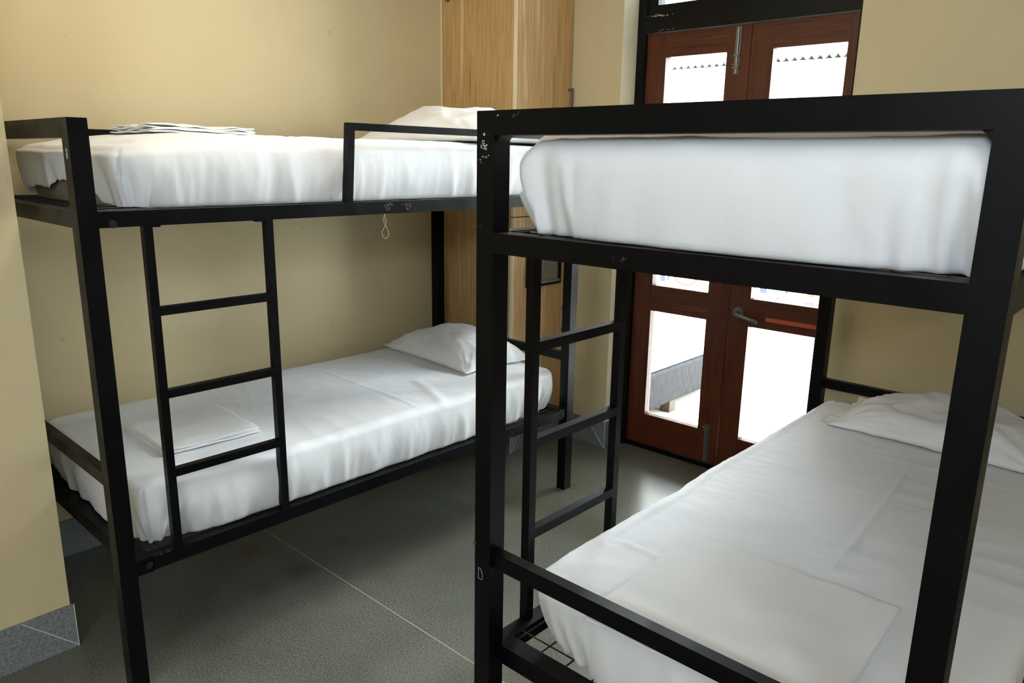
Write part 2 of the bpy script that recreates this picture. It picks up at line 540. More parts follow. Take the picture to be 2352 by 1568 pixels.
# glazing openings: (x0, x1) left pane, right pane; z ranges
for side, (lx0, lx1, px0, px1) in (('left', (-2.186, SEAM-0.0015, -2.078, -1.757)), ('right', (SEAM+0.0015, -1.172, -1.535, -1.216))):
    leaf = empty('door_2' if side == 'left' else 'door_3', (0, 0, 0))
    leaf['kind'] = 'structure'
    leaf['label'] = 'left red wooden glazed door leaf with steel bolts' if side == 'left' else 'right red wooden glazed door leaf with lever handle'
    z0, z1 = 0.026, 2.135
    y0, y1 = DY, DY+0.042
    obj('stile', bx(lx0, px0, y0, y1, z0, z1), M_DOORV, leaf, bev=0.0015)
    obj('stile', bx(px1, lx1, y0, y1, z0, z1), M_DOORV, leaf, bev=0.0015)
    for nm, a, c in (('bottom_rail', z0, 0.196), ('lock_rail', 0.768, 0.903), ('top_rail', 2.022, z1)):
        obj(nm, bx(px0, px1, y0+0.0008, y1, a, c), M_DOORH, leaf, bev=0.0012)
    obj('pane', bx(px0-0.004, px1+0.004, y0+0.030, y0+0.034, 0.19, 0.774), M_GLASS, leaf)
    obj('pane', bx(px0-0.004, px1+0.004, y0+0.030, y0+0.034, 0.897, 2.028), M_GLASS, leaf)
    if side == 'left':
        # astragal that closes the gap behind the meeting stiles except near the floor and two pin holes
        obj('astragal', boxes((SEAM-0.02, SEAM+0.016, y1, y1+0.008, 0.30, 0.805), (SEAM-0.02, SEAM+0.016, y1, y1+0.008, 0.811, 0.861),
                              (SEAM-0.02, SEAM+0.016, y1, y1+0.008, 0.867, z1), (SEAM-0.02, SEAM+0.016, y1, y1+0.008, z0, 0.06)), M_DOORV, leaf)
        for za, zb, up in ((1.922, 2.128, True), (0.032, 0.230, False)):
            bt = obj('barrel_bolt', bx(-1.716, -1.690, y0-0.003, y0, za, zb), M_STEELD, leaf, bev=0.0008)
            bm = bmesh.new()
            cyl(bm, (-1.703, y0-0.007, za+0.004), 'z', 0.0048, zb-za-0.008, 10)
            obj('bolt_rod', bm, M_STEEL, bt, smooth=False)
            zk = za+0.028 if up else zb-0.028
            bm = bmesh.new()
            box(bm, -1.717, -1.689, y0-0.013, y0-0.002, zk-0.006, zk+0.006)
            box(bm, -1.717, -1.689, y0-0.013, y0-0.002, zk+(0.05 if up else -0.06), zk+(0.058 if up else -0.052))
            tube(bm, [(-1.703, y0-0.01, zk+0.012), (-1.713, y0-0.016, zk+0.014), (-1.722, y0-0.018, zk+0.016)], 0.003, 8)
            obj('bolt_bracket', bm, M_STEELD, bt, bev=0)
    else:
        h = empty('door_handle', (0, 0, 0))
        h.parent = leaf
        bm = bmesh.new()
        hx, hz = -1.588, 0.829
        cyl(bm, (hx, y0, hz), 'y', 0.030, -0.008, 28, 0.028)
        obj('rose', bm, M_STEELD, h)
        bm = bmesh.new()
        pts = [(hx, y0-0.006, hz), (hx, y0-0.04, hz), (hx+0.004, y0-0.05, hz), (hx+0.014, y0-0.054, hz-0.002), (hx+0.05, y0-0.055, hz-0.009), (hx+0.085, y0-0.053, hz-0.017),
               (hx+0.116, y0-0.050, hz-0.023)]
        tube(bm, pts, [0.011, 0.010, 0.0105, 0.0105, 0.0095, 0.009, 0.0085], 14)
        obj('lever', bm, M_STEELD, h, smooth=True)
        obj('lit_strip', bx(-1.452, -1.216, y0-0.0012, y0+0.002, 0.806, 0.825), mat('orange_red_lit_wood', srgb(206, 92, 62), 0.4), leaf)  # bright strip painted in for outside light on the lock rail

# ------------------------------------------------------------------ wardrobe
WX, WY = -2.534, 2.79
wd = empty('wardrobe', (WX, WY, 0))
tag(wd, 'tall oak laminate wardrobe in the corner left of the double door', 'wardrobe')
Hh = ZC-0.02
obj('side_panel', bx(XW-WX+0.008, -0.020, 0, 0.02, HS, Hh), M_OAK, wd, bev=0.001)
obj('carcass', bx(XW-WX+0.004, -0.024, 0.02, YF-WY-0.004, HS, Hh), M_OAK, wd)
obj('plinth', bx(XW-WX+0.012, -0.004, 0.0, YF-WY-0.012, 0, HS-0.003), M_TILE, wd)
obj('filler_strip', bx(XW-WX+0.001, XW-WX+0.009, -0.003, 0.01, HS, Hh), M_EDGE, wd)
for z0, z1, hz0, hz1 in ((1.252, Hh, 1.70, 1.888), (HS, 1.246, 0.612, 0.748)):
    dr = obj('door', bx(-0.018, 0, 0.003, YF-WY-0.008, z0, z1), M_OAK, wd, bev=0.001)
    obj('edge_band', bx(-0.019, 0.0004, 0.0, 0.0032, z0, z1), M_EDGE, dr)
    bm = bmesh.new()
    hy = 0.405
    box(bm, 0.022, 0.028, hy-0.005, hy+0.005, hz0, hz1)
    box(bm, 0, 0.024, hy-0.006, hy+0.006, hz1-0.014, hz1-0.002)
    box(bm, 0, 0.024, hy-0.006, hy+0.006, hz0+0.002, hz0+0.014)
    obj('handle', bm, M_STEELD, dr, bev=0.001)
bm = bmesh.new()
cyl(bm, (-0.468, -0.001, 2.300), 'y', 0.009, -0.004, 14)
tube(bm, [(-0.468, -0.004, 2.300), (-0.468, -0.02, 2.296), (-0.468, -0.026, 2.304)], 0.003, 8)
obj('hook', bm, M_STEELD, wd)
grout(wd, [(0.0, 0.0, 0.0), (0.0, 0.12, HS-0.004)])
grout(wd, [(0.0, -0.001, 0.0), (0.0, -0.001, HS-0.004)])
mr = empty('wall_mirror', (WX+0.0005, 2.888, 0.885))
tag(mr, 'small black-framed mirror fixed to the lower wardrobe door', 'mirror')
obj('frame', boxes((0, 0.016, 0, 0.014, 0, 0.30), (0, 0.016, 0.257, 0.271, 0, 0.30), (0, 0.016, 0.014, 0.257, 0, 0.012), (0, 0.016, 0.014, 0.257, 0.288, 0.30)), M_BLACK, mr, bev=0.001)
obj('mirror_glass', bx(0.001, 0.008, 0.013, 0.258, 0.011, 0.289), M_MIRROR, mr)
obj('ledge', bx(0.008, 0.0165, 0.014, 0.257, 0.012, 0.024), M_STEEL, mr)


# ------------------------------------------------------------------ bunk beds
P = 0.047
LEN = 2.02
WID = 0.942
HT = 1.612
UT, UB = 1.384, 1.343
LT, LB = 0.4085, 0.367


def bunk(root, sx, ht, lad, wire_lo=True):
    """local x runs from the ladder side inwards times sx; y from the near end"""
    L = LEN
    W = WID
    q = lambda a: a*sx
    def B(x0, x1, y0, y1, z0, z1):
        return bx(q(x0), q(x1), y0, y1, z0, z1)
    posts = []
    for (x, y) in ((0, 0), (W-P, 0), (0, L-P), (W-P, L-P)):
        p = obj('post', B(x, x+P, y, y+P, 0, ht-(0.0 if True else P)), M_BLACK, root, bev=0.003)
        posts.append(p)
    for y in (0, L-P):
        obj('end_bar', B(P, W-P, y, y+P, ht-P, ht), M_BLACK, root, bev=0.003)
        e = obj('upper_end_rail', B(P, W-P, y, y+P, UB, UT), M_BLACK, root, bev=0.0025)
        yi = P if y == 0 else L-2*P
        obj('lower_end_rail', B(0.006, W-0.006, yi, yi+P, LB-0.006, LT), M_BLACK, root, bev=0.0025)
        ym = y+0.010
        obj('mattress_guard_bar', B(P, W-P, ym, ym+0.027, 0.630, 0.668), M_BLACK, root, bev=0.003)
    # weld fillets under the end bar
    for x, s in ((P, 1), (W-P, -1)):
        bm = bmesh.new()
        vs = []
        for yy in (0.006, P-0.006):
            vs.append([bm.verts.new((q(x), yy, ht-P)), bm.verts.new((q(x+s*0.014), yy, ht-P)), bm.verts.new((q(x), yy, ht-P-0.014))])
        bm.faces.new(vs[0])
        bm.faces.new(vs[1][::-1])
        for i in range(3):
            j = (i+1) % 3
            bm.faces.new((vs[0][i], vs[1][i], vs[1][j], vs[0][j]))
        obj('weld_gusset', bm, M_BLACK, root)
    for x in (0, W-0.04):
        obj('upper_side_rail', B(x, x+0.04, P, L-P, UB, UT), M_BLACK, root, bev=0.0025)
        obj('lower_side_rail', B(x, x+0.04, P*2, L-P*2, LB, LT), M_BLACK, root, bev=0.0025)
    # wall side bar
    obj('back_bar', B(W-0.03, W-0.006, P, L-P, ht-0.026, ht-0.002), M_BLACK, root, bev=0.002)
    # guard rail by the head of the upper deck
    zt = 1.634
    g = empty('guard_rail')
    g.parent = root
    bm = bmesh.new()
    vs = box(bm, q(0.004), q(0.028), 0.796, 0.822, UT-0.005, zt)
    for v_ in vs:
        if v_.co.z > 1.5:
            v_.co.y += 0.018
    obj('guard_upright', bm, M_BLACK, g, bev=0.002)
    obj('guard_upright', B(0.004, 0.028, L-P-0.024, L-P, UT-0.005, zt), M_BLACK, g, bev=0.002)
    obj('guard_bar', B(0.004, 0.028, 0.838, L-P-0.024, zt-0.024, zt), M_BLACK, g, bev=0.002)
    # ladder
    y0, y1 = lad
    wl = 0.0235
    ld = empty('ladder')
    ld.parent = root
    for y in (y0, y1):
        obj('upright', B(0, wl, y, y+wl, LT-0.002, UB+0.002), M_BLACK, ld, bev=0.002)
    for z in (1.1225, 0.8867, 0.6513):
        obj('rung', B(0, wl, y0+wl, y1, z-0.0235, z), M_BLACK, ld, bev=0.002)
    for y in (y0, y1):
        obj('weld_plate', B(0.002, 0.03, y+wl-0.002 if y == y0 else y-0.025, y+wl+0.022 if y == y0 else y+0.002, UB-0.0045, UB+0.001), M_BLACK, ld)
    # wire mesh decks
    for zt_, nm in ((UT-0.004, 'wire_mesh'), (LT-0.004, 'wire_mesh')):
        bm = bmesh.new()
        e0 = P+0.01 if zt_ > 1 else 2*P-0.01
        y = e0+0.045
        while y < L-e0:
            tube(bm, [(q(0.02), y, zt_), (q(W-0.02), y, zt_)], 0.0022, 5)
            y += 0.15
        x = 0.055
        while x < W-0.03:
            tube(bm, [(q(x), e0, zt_+0.003), (q(x), L-e0, zt_+0.003)], 0.0022, 5)
            x += 0.073
        obj(nm, bm, M_WIRE, root)
    # bolts with washers on the ladder-side ends
    for y in (0.080, L-0.080):
        for z in (1.352, 0.387):
            bm = bmesh.new()
            cyl(bm, (q(-0.0), y, z), 'x', 0.0105, -0.0015*sx, 16)
            cyl(bm, (q(-0.0015), y, z), 'x', 0.0065, -0.005*sx, 6)
            obj('bolt', bm, M_BOLT, root)
    # foot plugs
    for (x, y) in ((0, 0), (W-P, 0), (0, L-P), (W-P, L-P)):
        obj('foot_cap', B(x+0.001, x+P-0.001, y+0.001, y+P-0.001, 0, 0.012), M_RUST if (x == 0 and y > 1) else M_BLACK, root)
    return posts


ROTA = R(-0.5)
bedA = empty('bunk_bed', (-2.060, 0.665, 0), ROTA)
tag(bedA, 'black steel bunk bed standing along the cream wall beside the wardrobe', 'bunk bed', 'black steel bunk beds')
bunk(bedA, -1, 1.611, (0.155, 0.5065))
bedB = empty('bunk_bed', (-1.107, 1.105, 0), 0)
tag(bedB, 'nearest black steel bunk bed with its end frame facing the viewer', 'bunk bed', 'black steel bunk beds')
bunk(bedB, 1, 1.6216, (0.160, 0.5120))

# marks on the near bed (local coordinates)
flakes(bedB, (0.022, -0.0003, 1.555), (1, 0, 0), (0, 0, 1), (0.004, 0.008), 16, 0.0032, 11)
flakes(bedB, (0.023, -0.0003, 1.532), (1, 0, 0), (0, 0, 1), (0.005, 0.005), 8, 0.0018, 12)
flakes(bedB, (0.102, -0.0003, 1.6105), (1, 0, 0.45), (-0.3, 0, 1), (0.006, 0.0008), 9, 0.0030, 13, M_SCUFF)
flakes(bedB, (0.056, -0.0003, 1.611), (1, 0, 0), (0, 0, 1), (0.002, 0.001), 3, 0.0018, 14)
flakes(bedB, (0.364, -0.0003, 1.362), (1, 0, 0.8), (-0.8, 0, 1), (0.004, 0.001), 6, 0.0024, 15, M_SCUFF)
flakes(bedB, (0.343, -0.0003, 1.362), (1, 0, 0), (0, 0, 1), (0.001, 0.003), 4, 0.0018, 16, M_SCUFF)
flakes(bedB, (0.010, -0.0003, 1.395), (1, 0, 0), (0, 0, 1), (0.003, 0.003), 4, 0.0022, 17, M_SCUFF)
flakes(bedB, (0.0, -0.0003, 0.676), (1, 0, 0), (0, 0, 1), (0.003, 0.003), 5, 0.004, 18, M_RUST)
bm = bmesh.new()
LP = [(0, 0), (0, 0.028), (0.004, 0.0275), (0.010, 0.021), (0.0128, 0.012), (0.0128, 0.002), (0.009, -0.001), (0.003, 0.0005), (0, 0)]
tube(bm, [(0.012+a, -0.0002, 0.594+c) for a, c in LP], 0.0012, 5)
obj('chalk_letter', bm, M_CHALK, bedB)
# marks on the bed by the wall
flakes(bedA, (0.0003, 0.960, 1.367), (0, 1, 0), (0, 0, 1), (0.010, 0.007), 16, 0.006, 21, M_SCUFF)
flakes(bedA, (0.0003, 1.050, 1.370), (0, 1, 0), (0, 0, 1), (0.014, 0.005), 14, 0.005, 22, M_SCUFF)
flakes(bedA, (-0.022, -0.0003, 1.526), (1, 0, 0), (0, 0, 1), (0.0012, 0.008), 8, 0.005, 23, M_STICK, 'sticker_remnant')
flakes(bedA, (-0.075, -0.0003, 1.365), (1, 0, 0), (0, 0, 1), (0.016, 0.007), 9, 0.013, 24, M_SCUFF)
flakes(bedA, (-0.005, 0.135, 0.4087), (1, 0, 0), (0, 1, 0), (0.006, 0.02), 10, 0.004, 25, M_RUST)

lp = empty('string_loop', (-2.0575, 1.612, 1.343))
tag(lp, 'thin pale string loop hanging from the upper side rail of the far bunk', 'string')
bm = bmesh.new()
pts = [(0.004, 0.0, 0.006), (0.005, 0, -0.008), (0.004, 0.005, -0.025), (0.004, 0.004, -0.035), (0.004, -0.006, -0.05), (0.004, -0.013, -0.062), (0.004, -0.008, -0.078), (0.004, 0.004, -0.083),
       (0.004, 0.015, -0.072), (0.004, 0.010, -0.052), (0.003, -0.001, -0.034), (0.003, -0.006, -0.02), (0.004, -0.003, -0.008), (0.004, 0, 0.006)]
sm = []
for i in range(len(pts)-1):
    a_, b_, c_, d_ = (Vector(pts[max(i-1, 0)]), Vector(pts[i]), Vector(pts[i+1]), Vector(pts[min(i+2, len(pts)-1)]))
    for k in range(4):
        t = k/4
        sm.append(0.5*((2*b_)+(c_-a_)*t+(2*a_-5*b_+4*c_-d_)*t*t+(3*b_-3*c_+d_-a_)*t**3))
sm.append(Vector(pts[-1]))
tube(bm, sm, 0.0012, 6)
obj('cord', bm, M_STRING, lp)


# ------------------------------------------------------------------ mattresses, pillows, folded sheets
def sstep(a, b_, x):
    t = max(0.0, min(1.0, (x-a)/(b_-a)))
    return t*t*(3-2*t)


def ridge(v_):
    return 1-abs(noise.noise(v_))*2


def lattice(w, l_, h, cell):
    nx, ny, nz = max(4, round(w/cell)), max(4, round(l_/cell)), max(4, round(h/cell))
    idx = {}
    verts = []
    def vid(i, j, k):
        key = (i, j, k)
        if key not in idx:
            idx[key] = len(verts)
            verts.append(((i/nx-0.5)*w, (j/ny-0.5)*l_, k/nz*h))
        return idx[key]
    faces = []
    for k, flip in ((0, True), (nz, False)):
        for i in range(nx):
            for j in range(ny):
                f = [vid(i, j, k), vid(i+1, j, k), vid(i+1, j+1, k), vid(i, j+1, k)]
                faces.append(f[::-1] if flip else f)
    for j, flip in ((0, False), (ny, True)):
        for i in range(nx):
            for k in range(nz):
                f = [vid(i, j, k), vid(i+1, j, k), vid(i+1, j, k+1), vid(i, j, k+1)]
                faces.append(f[::-1] if flip else f)
    for i, flip in ((0, True), (nx, False)):
        for j in range(ny):
            for k in range(nz):
                f = [vid(i, j, k), vid(i, j+1, k), vid(i, j+1, k+1), vid(i, j, k+1)]
                faces.append(f[::-1] if flip else f)
    return verts, faces


def mattress_mesh(name, w, l_, h, seed, r=0.035, RC=0.09, bulge=0.012, tuck=0.02, fold=0.004, creases=(), droop=0.012, end_droop=0.0, hem=None, shrink=0.0, cell=0.0085, lift=None):
    verts, faces = lattice(w, l_, h, cell)
    out = []
    hw, hl = w/2, l_/2
    off = seed*7.31
    for (x, y, z) in verts:
        # box rounding of top and bottom rims
        rr_ = r if z > h*0.4 else min(r, 0.008)
        c = Vector((max(-hw+rr_, min(hw-rr_, x)), max(-hl+rr_, min(hl-rr_, y)), max(rr_, min(h-rr_, z))))
        d = Vector((x, y, z))-c
        if d.length > 1e-9:
            p = c+d.normalized()*min(rr_, max(abs(d.x), abs(d.y), abs(d.z)))
        else:
            p = Vector((x, y, z))
        # rounded plan corners
        cx_, cy_ = max(-hw+RC, min(hw-RC, p.x)), max(-hl+RC, min(hl-RC, p.y))
        vx, vy = p.x-cx_, p.y-cy_
        nrm = Vector((0, 0, 0))
        if abs(vx) > 1e-9 and abs(vy) > 1e-9:
            m_ = max(abs(vx), abs(vy))
            L_ = math.hypot(vx, vy)
            p.x, p.y = cx_+vx/L_*m_, cy_+vy/L_*m_
            nrm = Vector((vx/L_, vy/L_, 0))
        elif abs(vx) > 1e-9:
            nrm = Vector((1 if vx > 0 else -1, 0, 0))
        elif abs(vy) > 1e-9:
            nrm = Vector((0, 1 if vy > 0 else -1, 0))
        # distance inside the outline, 0 at the rim
        ex = min(hw-abs(p.x), hl-abs(p.y))
        edge = 1-sstep(r*1.3, r*1.3+0.07, max(ex, 0))
        t = z/h
        corner = sstep(0.25, 0.02, hw-abs(p.x)) * sstep(0.25, 0.02, hl-abs(p.y)) if True else 0
        corner = (1-sstep(0.03, 0.30, hw-abs(p.x)))*(1-sstep(0.03, 0.30, hl-abs(p.y)))
        side = edge
        s_ = p.x*1.0+p.y*1.0
        if nrm.length > 0:
            s_ = p.y if abs(nrm.x) > abs(nrm.y) else p.x
            s_ += 0.6*(p.x if abs(nrm.x) > abs(nrm.y) else p.y)
        disp = bulge*(0.45+0.55*abs(nrm.x))*math.sin(PI*min(1, max(0, t)))-tuck*(1-t)**1.6*(0.15+2.2*corner)
        low = (1-t)**1.3
        fo = ridge(Vector((s_*9+off, z*2.6+s_*1.5, seed)))
        fo2 = ridge(Vector((s_*24+off, z*3.5-s_*3, seed+5)))
        lowf = noise.noise(Vector((s_*3.1+off, z*4, seed+9)))
        pat = sstep(-0.15, 0.35, noise.noise(Vector((s_*1.7+off*2, 3.3, seed))))
        disp += fold*(0.25+1.5*low)*(fo-0.6)*(0.40+0.8*pat+0.7*corner)+fold*0.8*low*(fo2-0.6)*(0.25+0.5*pat+2.2*corner)+0.005*lowf
        disp += (ridge(Vector((s_*46+off, z*2.0+s_*4, seed+11)))-0.6)*low*(0.6+0.4*(1-t))*(0.0085*corner+0.0016*pat)
        p += nrm*disp*side
        # top surface
        if t > 0.35:
            ed = min(hw-abs(x), hl-abs(y))
            tb = sstep(0.35, 1, t)
            p.z -= droop*(1-sstep(0, 0.16, ed))*tb
            p.z -= end_droop*(1-sstep(0, 0.35, y+hl))*tb
            un = noise.noise(Vector((x*2.4+off, y*1.7, seed)))*0.004+noise.noise(Vector((x*7+off, y*5, seed+2)))*0.0024
            un += (ridge(Vector((x*5+y*2.2+off, y*9-x*3, seed+3)))-0.7)*0.0026
            un += max(0, ridge(Vector((x*9-y*3+off, y*16+x*5, seed+13)))-0.72)*0.006*sstep(0.0, 0.4, noise.noise(Vector((x*2+off, y*2, 5))))
            for (ax, ay, bx_, by_, wd_, hh) in creases:
                A_ = Vector((ax, ay))
                B_ = Vector((bx_, by_))
                ab = B_-A_
                tt = max(0, min(1, (Vector((x, y))-A_).dot(ab)/ab.length_squared))
                dd_ = (Vector((x, y))-(A_+ab*tt)).length
                un += hh*math.exp(-(dd_/wd_)**2)*(0.8+0.4*noise.noise(Vector((tt*9, seed, 1))))
            p.z += un*tb
        if lift:
            p.z += lift(x, y)*(1-t)**1.0*(1 if ex < r*1.6 else 0)
        if shrink:
            p = Vector((p.x*(1-shrink/hw), p.y*(1-shrink/hl), p.z-shrink*sstep(0.5, 1, t)))
        out.append(tuple(p))
    if hem:
        keep = []
        for f in faces:
            cc = [sum(verts[i][a] for i in f)/len(f) for a in range(3)]
            if hem(cc[0], cc[1], cc[2]):
                continue
            keep.append(f)
        faces = keep
    me = bpy.data.meshes.new(name)
    me.from_pydata(out, [], faces)
    me.validate()
    me.update()
    return me


def mattress(loc, rz, w, l_, h, seed, label, group, **kw):
    e = empty('mattress', loc, rz)
    tag(e, label, 'mattress', group)
    kw2 = dict(kw)
    kw2.pop('hem', None)
    kw2.pop('lift', None)
    kw2['fold'] = 0.001
    kw2['cell'] = 0.03
    link('mattress_core', mattress_mesh('mattress_core', w, l_, h-0.004, seed, shrink=0.024, **{k: v for k, v in kw2.items() if k != 'creases'}), M_TICK, e, True)
    link('fitted_sheet', mattress_mesh('fitted_sheet', w, l_, h, seed, **kw), M_SHEET, e, True)
    return e


def hem_A(x, y, z):
    return y < -0.83 and z < 1e-4


def lift_A(x, y):
    # fitted sheet pulled up over part of the near end, bare ticking shows below it
    if y > -0.86:
        return 0.0
    e = 0.048+0.016*math.sin(x*11+0.6)+0.020*noise.noise(Vector((x*9, 1, 3)))+0.010*noise.noise(Vector((x*30, 2, 3)))
    return max(0.0, e)*sstep(-0.41, -0.33, x)*(1-sstep(0.27, 0.36, x))


GM = 'white-sheeted mattresses on the bunk decks'
UZ, LZ = UT+0.0015, LT+0.0015
# local frames: mattress centre
ay = 0.665
mxA, myA = -2.532, 1.672
mattress((mxA+0.008, myA+0.018, UZ), ROTA, 0.860, 1.850, 0.205, 1, 'white-sheeted mattress on the top deck of the bunk beside the cream wall', GM,
         r=0.04, RC=0.13, bulge=0.016, tuck=0.007, fold=0.006, droop=0.014, end_droop=0.03, hem=hem_A, lift=lift_A,
         creases=[(-0.434, -0.2, 0.434, -0.2, 0.008, 0.002)])
mattress((mxA+0.012, myA+0.006, LZ), ROTA, 0.872, 1.862, 0.192, 2, 'white-sheeted mattress on the bottom deck of the bunk beside the cream wall', GM,
         r=0.022, RC=0.075, bulge=0.014, tuck=0.014, fold=0.0085, droop=0.006,
         creases=[(0.03, -0.9, 0.0, 0.6, 0.007, 0.005), (0.405, -0.9, 0.405, 0.9, 0.008, 0.004), (-0.4, 0.15, 0.4, 0.12, 0.007, 0.004), (0.16, 0.33, 0.46, 0.22, 0.022, 0.007)])
bxc, byc = -1.107+WID/2, 1.105+LEN/2
mattress((bxc+0.034, byc-0.010, UZ), 0, 0.880, 1.970, 0.204, 3, 'white-sheeted mattress on the top deck of the nearest bunk, framed by its end bars', GM,
         r=0.072, RC=0.07, bulge=0.028, tuck=0.017, fold=0.010, droop=0.008,
         creases=[(-0.436, 0, 0.436, 0.02, 0.005, 0.001)])
mattress((bxc+0.056, byc+0.008, LZ), 0, 0.900, 1.890, 0.194, 4, 'white-sheeted mattress on the bottom deck of the nearest bunk', GM,
         r=0.03, RC=0.10, bulge=0.010, tuck=0.030, fold=0.012, droop=0.008,
         creases=[(-0.400, -0.70, -0.42, 0.9, 0.008, 0.010), (0.072, -0.44, 0.025, 0.42, 0.008, 0.011), (-0.38, -0.66, -0.18, -0.66, 0.007, 0.005),
                  (-0.38, 0.1, 0.3, 0.06, 0.009, 0.0032), (-0.32, 0.42, 0.3, 0.40, 0.009, 0.003)])


def pillow(loc, rot, w, d, t, seed, label, wr=1.0, flange=-1, lean=0.0):
    e = empty('pillow', loc)
    e.rotation_euler = rot
    tag(e, label, 'pillow', 'white pillows at the heads of the bunks')
    NU, NV = 84, 56
    verts, faces = [], []
    off = seed*3.7
    def pos(u, v_, top):
        a, b_ = min(1, abs(u)), min(1, abs(v_))
        T_ = ((1-a**2.4)*(1-b**2.4 if False else 1-b_**2.4))**0.62
        pin = 0.055
        x = u*w/2*(1-pin*(1-v_*v_)*a**3)
        y = v_*d/2*(1-pin*1.1*(1-min(1, u*u))*b_**3)
        n1 = noise.noise(Vector((u*1.6+off, v_*1.3, seed)))
        rad = math.hypot(1-a, 1-b_)
        ang = math.atan2(1-b_, 1-a+1e-6)
        wrk = (ridge(Vector((ang*3.6+off+(1 if u > 0 else 5), (1 if v_ > 0 else 7)+rad*1.1, seed+2)))-0.65)*0.010*math.exp(-(rad/0.55)**2)
        wrk += (ridge(Vector((u*3.0+off, v_*2.4+u*1.2, seed+7)))-0.65)*0.007
        wrk += noise.noise(Vector((u*7, v_*6+u*3, seed+4)))*0.003
        if top:
            z = 0.004+T_*t*(0.9+0.25*n1)+wrk*wr*min(1, T_*3)
            z += lean*(v_+1)*0.5*T_
        else:
            z = 0.002+(1-T_)*0.004
            z = min(z, 0.004)
        edgel = max(a, b_)
        z += (0.004*noise.noise(Vector((u*5, v_*5, seed+6)))+0.003)*sstep(0.9, 1, edgel)
        return (x, y, z)
    for top in (True, False):
        base = len(verts)
        for i in range(NU+1):
            for j in range(NV+1):
                u = i/NU*2-1
                v_ = j/NV*2-1
                u = math.copysign(abs(math.sin(u*PI/2)), u)*0.5+u*0.5
                v_ = math.copysign(abs(math.sin(v_*PI/2)), v_)*0.5+v_*0.5
                verts.append(pos(u, v_, top))
        for i in range(NU):
            for j in range(NV):
                a = base+i*(NV+1)+j
                f = [a, a+NV+1, a+NV+2, a+1]
                faces.append(f if top else f[::-1])
    bm = bmesh.new()
    vs = [bm.verts.new(v_) for v_ in verts]
    for f in faces:
        bm.faces.new([vs[i] for i in f])
    rim = (NU+1)*(NV+1)
    ring = [(i, 0) for i in range(NU)]+[(NU, j) for j in range(NV)]+[(i, NV) for i in range(NU, 0, -1)]+[(0, j) for j in range(NV, 0, -1)]
    ids = [i*(NV+1)+j for i, j in ring]
    for k in range(len(ids)):
        a, b_ = ids[k], ids[(k+1) % len(ids)]
        bm.faces.new((vs[b_], vs[a], vs[a+rim], vs[b_+rim]))
    case = obj('pillowcase', bm, M_PILLOW, e, True)
    # open hem of the case at one end
    bm = bmesh.new()
    rows = []
    nn = 30
    for j in range(nn+1):
        v_ = (j/nn*2-1)*0.93
        wv = 0.006*noise.noise(Vector((v_*4, seed, 2)))
        r_ = []
        for k, ext in enumerate((-0.03, 0.0, 0.018, 0.034)):
            x = flange*(w/2*(1-0.055*(1-v_*v_))+ext)
            y = v_*d/2*(1-0.02*k)
            zz = 0.008+(0.014 if k == 0 else 0.004)+wv*k*0.6+0.004*math.sin(v_*11+seed)*k*0.5
            r_.append((bm.verts.new((x, y, max(0.004, zz))), bm.verts.new((x, y, max(0.001, zz-0.003)))))
        rows.append(r_)
    for j in range(nn):
        for k in range(3):
            a, b_, c, dd = rows[j][k], rows[j][k+1], rows[j+1][k+1], rows[j+1][k]
            bm.faces.new((a[0], b_[0], c[0], dd[0]))
            bm.faces.new((a[1], dd[1], c[1], b_[1]))
        a, c = rows[j][3], rows[j+1][3]
        bm.faces.new((a[0], a[1], c[1], c[0]))
        a, c = rows[j][0], rows[j+1][0]
        bm.faces.new((a[1], a[0], c[0], c[1]))
    obj('case_hem', bm, M_PILLOW, case, True)
    return e


pillow((-2.590, 2.455, LZ+0.192+0.003), (0, 0, R(-5)), 0.66, 0.42, 0.135, 1, 'white pillow lying on the bottom mattress of the bunk beside the wardrobe')
pillow((-2.50, 2.335, UZ+0.205+0.002), (0, 0, R(3)), 0.74, 0.46, 0.155, 2, 'plump white pillow on the top mattress behind the black guard rail', lean=0.02)
pillow((-0.555, 2.885, LZ+0.194+0.003), (0, 0, R(-2)), 0.66, 0.42, 0.135, 3, 'white pillow lying on the bottom mattress of the nearest bunk', wr=1.3)


def folded_sheet(loc, rz, w, d, layers, seed, label, step=0.004, mess=0.0):
    e = empty('folded_sheet', loc, rz)
    tag(e, label, 'folded sheet', 'folded white sheets at the feet of the mattresses')
    rnd = random.Random(seed)
    for k in range(layers):
        ww = w-rnd.uniform(0, 0.012)*(1 if k else 0)
        dd = d-rnd.uniform(0, 0.014)*(1 if k else 0)
        ox, oy = (rnd.uniform(-0.004, 0.004), rnd.uniform(-0.005, 0.005)) if k else (0, 0)
        verts, faces = lattice(ww, dd, step*0.98, 0.01)
        out = []
        r = step*0.45
        for (x, y, z) in verts:
            hw, hl = ww/2, dd/2
            c = Vector((max(-hw+r, min(hw-r, x)), max(-hl+r, min(hl-r, y)), max(r, min(step*0.98-r, z))))
            dv = Vector((x, y, z))-c
            p = c+(dv.normalized()*min(r, max(abs(dv.x), abs(dv.y), abs(dv.z))) if dv.length > 1e-9 else dv)
            un = (noise.noise(Vector((x*5+seed, y*5, seed)))+1)*0.0022+(ridge(Vector((x*8+seed, y*6+x*3, seed+k)))-0.5)*0.0012*(k+1)*(1+mess)
            p.x += 0.003*noise.noise(Vector((y*9, k, seed)))
            p.y += 0.003*noise.noise(Vector((x*9, k, seed+4)))
            out.append((p.x+ox, p.y+oy, p.z+step*k+un+mess*0.006*noise.noise(Vector((x*12, y*12, seed+k)))))
        me = bpy.data.meshes.new('fold_layer')
        me.from_pydata(out, [], faces)
        me.update()
        link('fold_layer', me, M_TOPSHEET, e, True)
    return e


